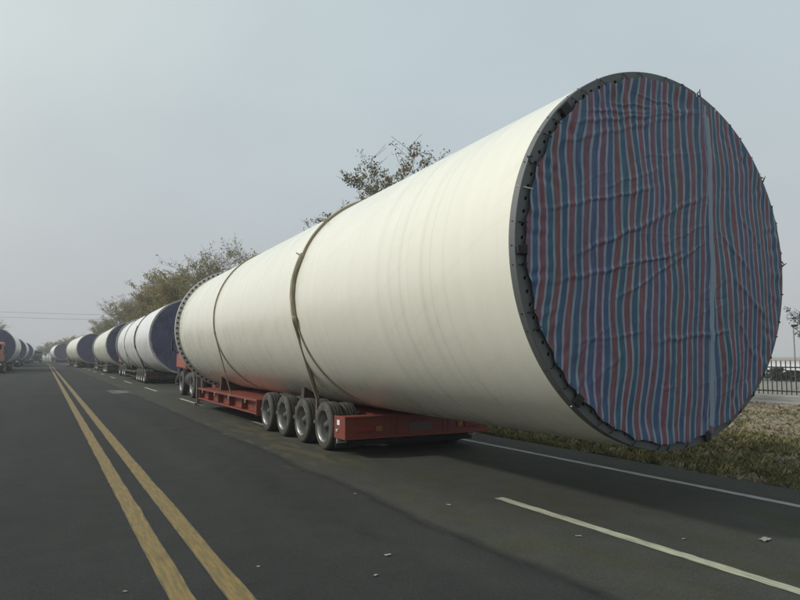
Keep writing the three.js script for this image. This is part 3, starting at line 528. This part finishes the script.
// ---------------------------------------------------------------- trees
const leafMat = (k) => new THREE.MeshPhysicalMaterial({ color: 0xffffff, vertexColors: true, roughness: 0.95, transmission: 0.3, thickness: 0, side: THREE.DoubleSide });
M.leaf = leafMat();
function makeTree(seed, o, label, grp) {
  const r = rng(seed), t = thing('roadside_tree', label, 'tree', [0, 0, 0], 0, grp), wood = [], limbs = [], LP = [], LC = [], LI = [];
  const v = (x, y, z) => new THREE.Vector3(x, y, z);
  const tips = [];
  function grow(p, d, len, rad, level) {
    let a = p.clone(), dir = d.clone(), n = level === 0 ? 6 : 4, rr = rad;
    for (let i = 0; i < n; i++) {
      const b = a.clone().addScaledVector(dir, len / n), r1 = rad * (1 - 0.75 * (i + 1) / n * (level === 0 ? 0.8 : 1));
      (level === 0 ? wood : limbs).push(bar(a.toArray(), b.toArray(), Math.max(rr, o.twig), Math.max(r1, o.twig * 0.7), level === 0 ? 8 : level === 1 ? 6 : level === 2 ? 4 : 3)); rr = r1;
      dir.add(v((r() - 0.5) * 0.28, (r() - 0.3) * 0.18, (r() - 0.5) * 0.28)).normalize();
      a = b;
      if (level < 3 && (level > 0 || i >= 2)) {
        const kids = level === 0 ? 3 : level === 1 ? 2 : 2;
        for (let k = 0; k < kids; k++) {
          const az = r() * 6.283, out = v(Math.cos(az), 0, Math.sin(az)), cd = dir.clone().multiplyScalar(level === 0 ? 0.75 : 0.6).addScaledVector(out, 0.65 + 0.3 * r()).add(v(0, o.up * (r() - 0.1), 0)).normalize();
          grow(a.clone(), cd, len * (level === 0 ? 0.42 : 0.55) * (0.7 + 0.5 * r()), rr * 0.6, level + 1);
        }
      }
      if (level >= 2) tips.push([a.clone(), dir.clone(), level]);
    }
  }
  grow(v(0, -0.1, 0), v((r() - 0.5) * 0.1, 1, (r() - 0.5) * 0.1).normalize(), o.h * 0.70, o.h * 0.018, 0);
  for (const [p, d, lv] of tips) {
    if (r() > o.fill) continue;
    const clump = n3(p.x * 0.55 + seed, p.y * 0.55, p.z * 0.55); if (clump < o.gap) continue;
    const n = Math.floor(o.n * (0.5 + r()));
    for (let k = 0; k < n; k++) {
      const c = p.clone().add(v((r() - 0.5), (r() - 0.5), (r() - 0.5)).multiplyScalar(o.puff)), s = o.leaf * (0.6 + 0.8 * r());
      const ax = v(r() - 0.5, r() - 0.5, r() - 0.5).normalize(), bxv = v(r() - 0.5, r() - 0.9, r() - 0.5).cross(ax).normalize();
      const q = LP.length / 3; const e = (f, g) => { const w = c.clone().addScaledVector(ax, f * s).addScaledVector(bxv, g * s); LP.push(w.x, w.y, w.z); };
      e(-1, 0); e(-0.1, 0.42); e(1, 0); e(-0.1, -0.42);
      const m = r(), col = o.cols[Math.floor(r() * o.cols.length)], kk = 0.75 + 0.5 * m; for (let i = 0; i < 4; i++) LC.push(col[0] * kk, col[1] * kk, col[2] * kk);
      LI.push(q, q + 1, q + 2, q, q + 2, q + 3);
    }
  }
  mesh('trunk', wood, M.bark, t); mesh('branches', limbs, M.bark, t);
  const g = new THREE.BufferGeometry(); g.setAttribute('position', new THREE.Float32BufferAttribute(LP, 3)); g.setAttribute('color', new THREE.Float32BufferAttribute(LC, 3)); g.setIndex(LI); g.computeVertexNormals();
  mesh('crown', g, M.leaf, t);
  return t;
}
const olive = [[0.23, 0.20, 0.07], [0.28, 0.23, 0.075], [0.16, 0.155, 0.055], [0.34, 0.24, 0.08]], drab = [[0.21, 0.195, 0.09], [0.25, 0.21, 0.095], [0.17, 0.175, 0.08], [0.28, 0.21, 0.095]], mixed = [[0.13, 0.13, 0.06], [0.12, 0.12, 0.055], [0.22, 0.11, 0.05], [0.11, 0.12, 0.06]];
const rowGroup = 'roadside trees behind the convoy';
const protoA = makeTree(101, { h: 9.4, up: 0.5, fill: 0.75, gap: -0.3, n: 8, leaf: 0.07, puff: 0.30, cols: mixed, twig: 0.010 }, 'sparse tree with tall bare twigs above the roped cream tower section', rowGroup);
const protoB = makeTree(202, { h: 10.4, up: 0.5, fill: 0.7, gap: -0.25, n: 4, leaf: 0.095, puff: 0.42, cols: drab, twig: 0.010 }, 'thin grey brown tree rising over the bolted tower flange', rowGroup);
const protoC = makeTree(303, { h: 11.0, up: 0.35, fill: 0.85, gap: -0.35, n: 5, leaf: 0.12, puff: 0.55, cols: olive, twig: 0.012 }, 'dense olive green tree over the white tower section', rowGroup);
const put = (t, X, Z, turn, sc = 1) => { t.position.set(X, groundHeight(X, Z), -Z); t.rotation.y = turn; t.scale.setScalar(sc); };
const another = (p, label, X, Z, turn, sc) => { const t = dup(p, label, [0, 0, 0], 0, rowGroup); put(t, X, Z, turn, sc); return t; };
put(protoA, 12, 23.4, 0.4, 0.87); put(protoB, 12.4, 52, 1.0, 0.92); put(protoC, 12, 67, 0.3, 0.86);
another(protoA, 'sparse tree whose leaf tufts show just over the thick rope', 12.3, 30, 2.5, 0.84);
another(protoA, 'small sparse tree showing over the cream tower section nearest its striped end', 12.1, 19.8, 4.2, 0.84);
another(protoB, 'thin grey brown tree rising over the thin rope on the cream tower section', 12.6, 47, 3.4, 0.84);
another(protoB, 'thin grey brown tree between the bolted flange and the dense olive trees', 12.3, 59, 5.1, 0.94);
another(protoC, 'dense olive green tree over the white tower section', 12.4, 77, 2.2, 0.92);
const farL = 'hazy thin tree in the row beside the far tower sections';
for (const [i, [X, Z, sc]] of [[12.4, 88, 0.95], [12, 100, 0.92], [12.5, 113, 0.98], [12, 128, 0.95], [12.3, 146, 0.9], [11.5, 166, 0.85]].entries()) another(i % 3 === 1 ? protoB : protoC, farL, X, Z, i * 1.7, sc);
const endL = 'low bushy tree where the road ends';
for (const [i, [X, Z, sc]] of [[7.6, 206, 0.60], [5.4, 214, 0.55], [9.8, 198, 0.62], [3.6, 226, 0.50], [6.8, 222, 0.6], [2.4, 240, 0.42], [0.6, 256, 0.38], [4.6, 236, 0.5], [-1.2, 275, 0.36], [1.6, 300, 0.6], [3.8, 292, 0.62], [-1.6, 312, 0.5], [6, 286, 0.6]].entries()) another(protoC, endL, X, Z, i * 2.1, sc);
const leftL = 'wispy bare tree standing behind the oncoming queue';
for (const [i, [X, Z, sc]] of [[-11, 118, 0.9], [-10.5, 142, 0.9], [-10, 170, 0.85]].entries()) another(protoB, leftL, X, Z, i * 2.3 + 0.8, sc);

// ---------------------------------------------------------------- right side: fence, yard, shrubs, pole
{
  const fx = 22, fence = thing('metal_fence', 'dark metal picket fence on a pale concrete base beside the dry verge', 'fence', [fx, 0, -4]);
  mesh('base_wall', [bx(0.28, 0.50, 30, 0, 0.05, -11, 0.015)], std(RGB(0.42, 0.41, 0.40), 0.9, { map: soilTex }), fence);
  const fm = std(RGB(0.035, 0.04, 0.038), 0.55, { metalness: 0.2 }), pk = mergeGeometries([clean(bx(0.026, 1.10, 0.026, 0, 0.855, 0)), clean(new THREE.ConeGeometry(0.024, 0.08, 4).translate(0, 1.445, 0))]);
  const post = merge([bx(0.07, 1.16, 0.07, 0, 0.87, 0, 0.006), new THREE.SphereGeometry(0.045, 10, 8).translate(0, 1.48, 0)]);
  const nP = 150; for (let k = 0; k < nP; k++) { if (k % 15 === 7) continue; const p = mesh('picket', pk, fm, fence); p.position.z = 2.5 - k * 0.165; }
  for (let k = 0; k < 10; k++) { const p = mesh('post', post, fm, fence); p.position.z = 2.5 - (k * 15 + 7) * 0.165; }
  for (const y of [0.42, 1.22]) mesh('rail', bx(0.018, 0.045, 24.9, 0.026, y, -9.85), fm, fence);
  const yard = mesh('yard', sheet([22.3, 26, 30, 36, 42, 50, 56], axis([[-10, 60, 5]]), (X, Z) => 0.135, (X, Z) => [0.42 + 0.05 * n2(X, Z), 0.40 + 0.05 * n2(X, Z), 0.36], false), soilMat); tag(yard, null, null, null, 'structure');
  const wall = mesh('boundary_wall', [bx(0.3, 1.05, 60, 0, 0.55, 0, 0.01), bx(0.4, 0.08, 60, 0, 1.10, 0, 0.01)], std(RGB(0.62, 0.62, 0.64), 0.85)); wall.position.set(55, 0, -35); tag(wall, 'long low white wall far behind the metal fence', 'wall');
  const r = rng(9);
  function shrub(X, Z, w, h, label) {
    const t = thing('dark_shrub', label, 'shrub', [X, 0.13, -Z], 0, 'shrubs behind the fence'), P = [], C = [], I = [], st = [];
    for (let k = 0; k < 1100; k++) { const a = r() * 6.283, u = Math.sqrt(r()), y = h * (0.12 + 0.88 * r()), rad = w * u * (0.7 + 0.3 * n2(a * 2, X)) * Math.sqrt(1 - 0.75 * (y / h) ** 2), c = [Math.cos(a) * rad, y, Math.sin(a) * rad], q = P.length / 3, s = 0.05 + 0.05 * r();
      for (let i = 0; i < 3; i++) P.push(c[0] + (r() - 0.5) * s * 2.4, c[1] + (r() - 0.5) * s * 2.4, c[2] + (r() - 0.5) * s * 2.4); const kk = 0.6 + 0.8 * r(); for (let i = 0; i < 3; i++) C.push(0.022 * kk, 0.028 * kk, 0.017 * kk); I.push(q, q + 1, q + 2); }
    for (let k = 0; k < 9; k++) { const a = r() * 6.283; st.push(bar([0, -0.1, 0], [Math.cos(a) * w * 0.6, h * 0.7, Math.sin(a) * w * 0.6], 0.025, 0.008, 5)); }
    const g = new THREE.BufferGeometry(); g.setAttribute('position', new THREE.Float32BufferAttribute(P, 3)); g.setAttribute('color', new THREE.Float32BufferAttribute(C, 3)); g.setIndex(I); g.computeVertexNormals();
    mesh('foliage', g, M.leaf, t); mesh('stem', st, M.bark, t);
  }
  for (const [X, Z, w, h] of [[38, 25.6, 1.0, 0.85], [38, 24.2, 0.9, 0.75], [39, 22.6, 1.0, 0.62], [38.6, 20.8, 0.9, 0.66], [39, 27.4, 0.9, 0.8], [38.4, 23.4, 0.9, 0.6], [38.8, 21.7, 0.9, 0.6], [38.8, 19.4, 0.9, 0.58], [38.6, 18.0, 0.9, 0.6], [39, 29.5, 1, 0.75], [38.5, 31.6, 0.9, 0.8]]) shrub(X, Z, w, h, 'low dark shrub in the pale yard behind the metal fence');
  const pole = thing('lamp_pole', 'thin pale pole with a small lamp head behind the metal fence', 'pole', [30, 0.12, -18.25]);
  mesh('shaft', [bar([0, 0, 0], [0, 2.85, 0], 0.032, 0.022, 10), cylY(0.06, 0.08, 0, 0.04, 0)], M.steel, pole);
  mesh('lamp_head', [bx(0.10, 0.09, 0.26, 0, 2.86, 0.05, 0.02), bx(0.05, 0.05, 0.1, 0, 2.80, 0)], M.black, pole);
  const st = makeTree(404, { h: 3.7, up: 0.5, fill: 0.75, gap: -0.4, n: 3, leaf: 0.06, puff: 0.2, cols: [[0.03, 0.036, 0.022]], twig: 0.006 }, 'young dark leaved tree beside the lamp pole', null); put(st, 30, 17.2, 0.5, 1); st.position.y = 0.12;
}

// ---------------------------------------------------------------- wires across the road
{
  for (const X of [-26, 30]) {
    const p = thing('utility_pole', X < 0 ? 'concrete utility pole past the oncoming queue' : 'concrete utility pole hidden by the roadside trees', 'pole', [X, 0, -120]);
    mesh('shaft', bar([0, -0.1, 0], [0, 10.2, 0], 0.19, 0.11, 12), std(RGB(0.34, 0.33, 0.31), 0.9), p);
    mesh('crossarm', [bx(0.09, 0.09, 1.2, 0, 8.9, 0), bx(0.09, 0.09, 0.9, 0, 8.1, 0), cylY(0.04, 0.16, 0, 9.0, 0.3), cylY(0.04, 0.16, 0, 8.2, 0.3)], M.steel, p);
  }
  for (const [h, l] of [[9.05, 'upper overhead wire crossing the road'], [8.25, 'lower overhead wire crossing the road']]) {
    const pts = []; for (let k = 0; k <= 24; k++) { const u = k / 24; pts.push(new THREE.Vector3(lerp(-26, 30, u), h - 0.7 * 4 * u * (1 - u), -119.7)); }
    tag(mesh('overhead_wire', new THREE.TubeGeometry(new THREE.CatmullRomCurve3(pts), 48, 0.015, 5), M.black), l, 'wire', 'overhead wires');
  }
}

// ---------------------------------------------------------------- grass on the verge
{
  const r = rng(21), tuft = (n, h, lean, bw = 0.005) => { const P = [], I = []; for (let k = 0; k < n; k++) { const a = r() * 6.283, b = r() * 6.283, x = Math.cos(b) * 0.05 * r(), z = Math.sin(b) * 0.05 * r(), H = h * (0.5 + 0.7 * r()), w = bw * (1 + 0.6 * r()), l = lean * (0.3 + r()), q = P.length / 3, dx = Math.cos(a), dz = Math.sin(a); P.push(x - dz * w, 0, z + dx * w, x + dz * w, 0, z - dx * w, x + dx * l * 0.4 + dz * w * 0.7, H * 0.65, z + dz * l * 0.4 - dx * w * 0.7, x + dx * l, H, z + dz * l); I.push(q, q + 1, q + 2, q, q + 2, q + 3); } const g = new THREE.BufferGeometry(); g.setAttribute('position', new THREE.Float32BufferAttribute(P, 3)); g.setIndex(I); g.computeVertexNormals(); return g; };
  const gm = std(0xffffff, 0.95, { side: THREE.DoubleSide });
  const sow = (name, label, n, geo, accept, colour) => {
    const m = new THREE.InstancedMesh(geo, gm, n), o = new THREE.Object3D(), c = new THREE.Color(); let k = 0, guard = 0;
    while (k < n && guard++ < n * 20) {
      const X = 8.1 + Math.pow(r(), 1.25) * 13.7, Z = 1 + Math.pow(r(), 1.3) * 34; if (r() > accept(X, Z)) continue;
      o.position.set(X, groundHeight(X, Z) - 0.005, -Z); o.rotation.y = r() * 6.283; const s = 0.6 + 0.8 * r(); o.scale.set(s, s * (0.7 + 0.6 * r()), s); o.updateMatrix(); m.setMatrixAt(k, o.matrix);
      const q = colour(), f = 0.7 + 0.6 * r(); m.setColorAt(k, c.setRGB(q[0] * f, q[1] * f, q[2] * f)); k++;
    }
    m.count = k; m.name = name; m.castShadow = m.receiveShadow = true; tag(m, label, 'grass', null, 'stuff'); scene.add(m);
  };
  sow('green_grass', 'dull green grass growing along the edge of the road', 24000, tuft(9, 0.085, 0.06), (X, Z) => sstep(0.3, 0.75, grassiness(X, Z)) * (0.25 + 0.75 * sstep(-0.25, 0.3, fbm(n2b, X * 0.9, Z * 0.9, 3))) * (X < 8.5 ? 0.5 : 1), () => r() < 0.25 ? [0.27, 0.22, 0.11] : [0.145, 0.14, 0.055]);
  sow('dry_grass', 'pale dry grass and straw on the bare verge', 13000, tuft(9, 0.07, 0.09), (X, Z) => 0.15 + 0.85 * sstep(0.7, 0.25, grassiness(X, Z)), () => r() < 0.2 ? [0.20, 0.13, 0.07] : [0.31, 0.27, 0.185]);
}

// ---------------------------------------------------------------- litter
{
  const r = rng(31);
  const scrap = (X, Z, y, s, label, grp) => {
    const P = [], I = [], n = 4; const rot = r() * 6.283;
    for (let j = 0; j <= n; j++) for (let i = 0; i <= n; i++) { const u = (i / n - 0.5) * s, v = (j / n - 0.5) * s * 0.55; P.push(u * Math.cos(rot) - v * Math.sin(rot), 0.006 + s * 0.12 * r(), u * Math.sin(rot) + v * Math.cos(rot)); }
    for (let j = 0; j < n; j++) for (let i = 0; i < n; i++) { const a = j * (n + 1) + i; I.push(a, a + 1, a + n + 2, a, a + n + 2, a + n + 1); }
    const g = new THREE.BufferGeometry(); g.setAttribute('position', new THREE.Float32BufferAttribute(P, 3)); g.setIndex(I); g.computeVertexNormals();
    const m = mesh('litter_scrap', g, litterMat); m.position.set(X, y, -Z); tag(m, label, 'litter', grp);
  };
  const litterMat = std(RGB(0.27, 0.26, 0.23), 0.8, { side: THREE.DoubleSide });
  for (const [X, Z, s] of [[3.25, 7.2, 0.035], [3.9, 6.2, 0.05], [4.25, 4.6, 0.05], [2.5, 4.9, 0.06], [2.2, 4.5, 0.04], [3.55, 3.0, 0.05], [5.0, 4.1, 0.04], [0.55, 5.0, 0.03], [0.1, 4.6, 0.04], [1.5, 5.1, 0.03]]) scrap(X, Z, 0.001, s, 'small crumpled pale scrap on the asphalt', 'scraps on the asphalt');
  scrap(5.6, 3.75, 0.001, 0.12, 'larger pale scrap on the asphalt inside the shaded edge strip');
  scrap(20.6, 12.9, groundHeight(20.6, 12.9) + 0.02, 0.45, 'crumpled white litter in the dry grass below the fence');
}
renderer.render(scene, camera);
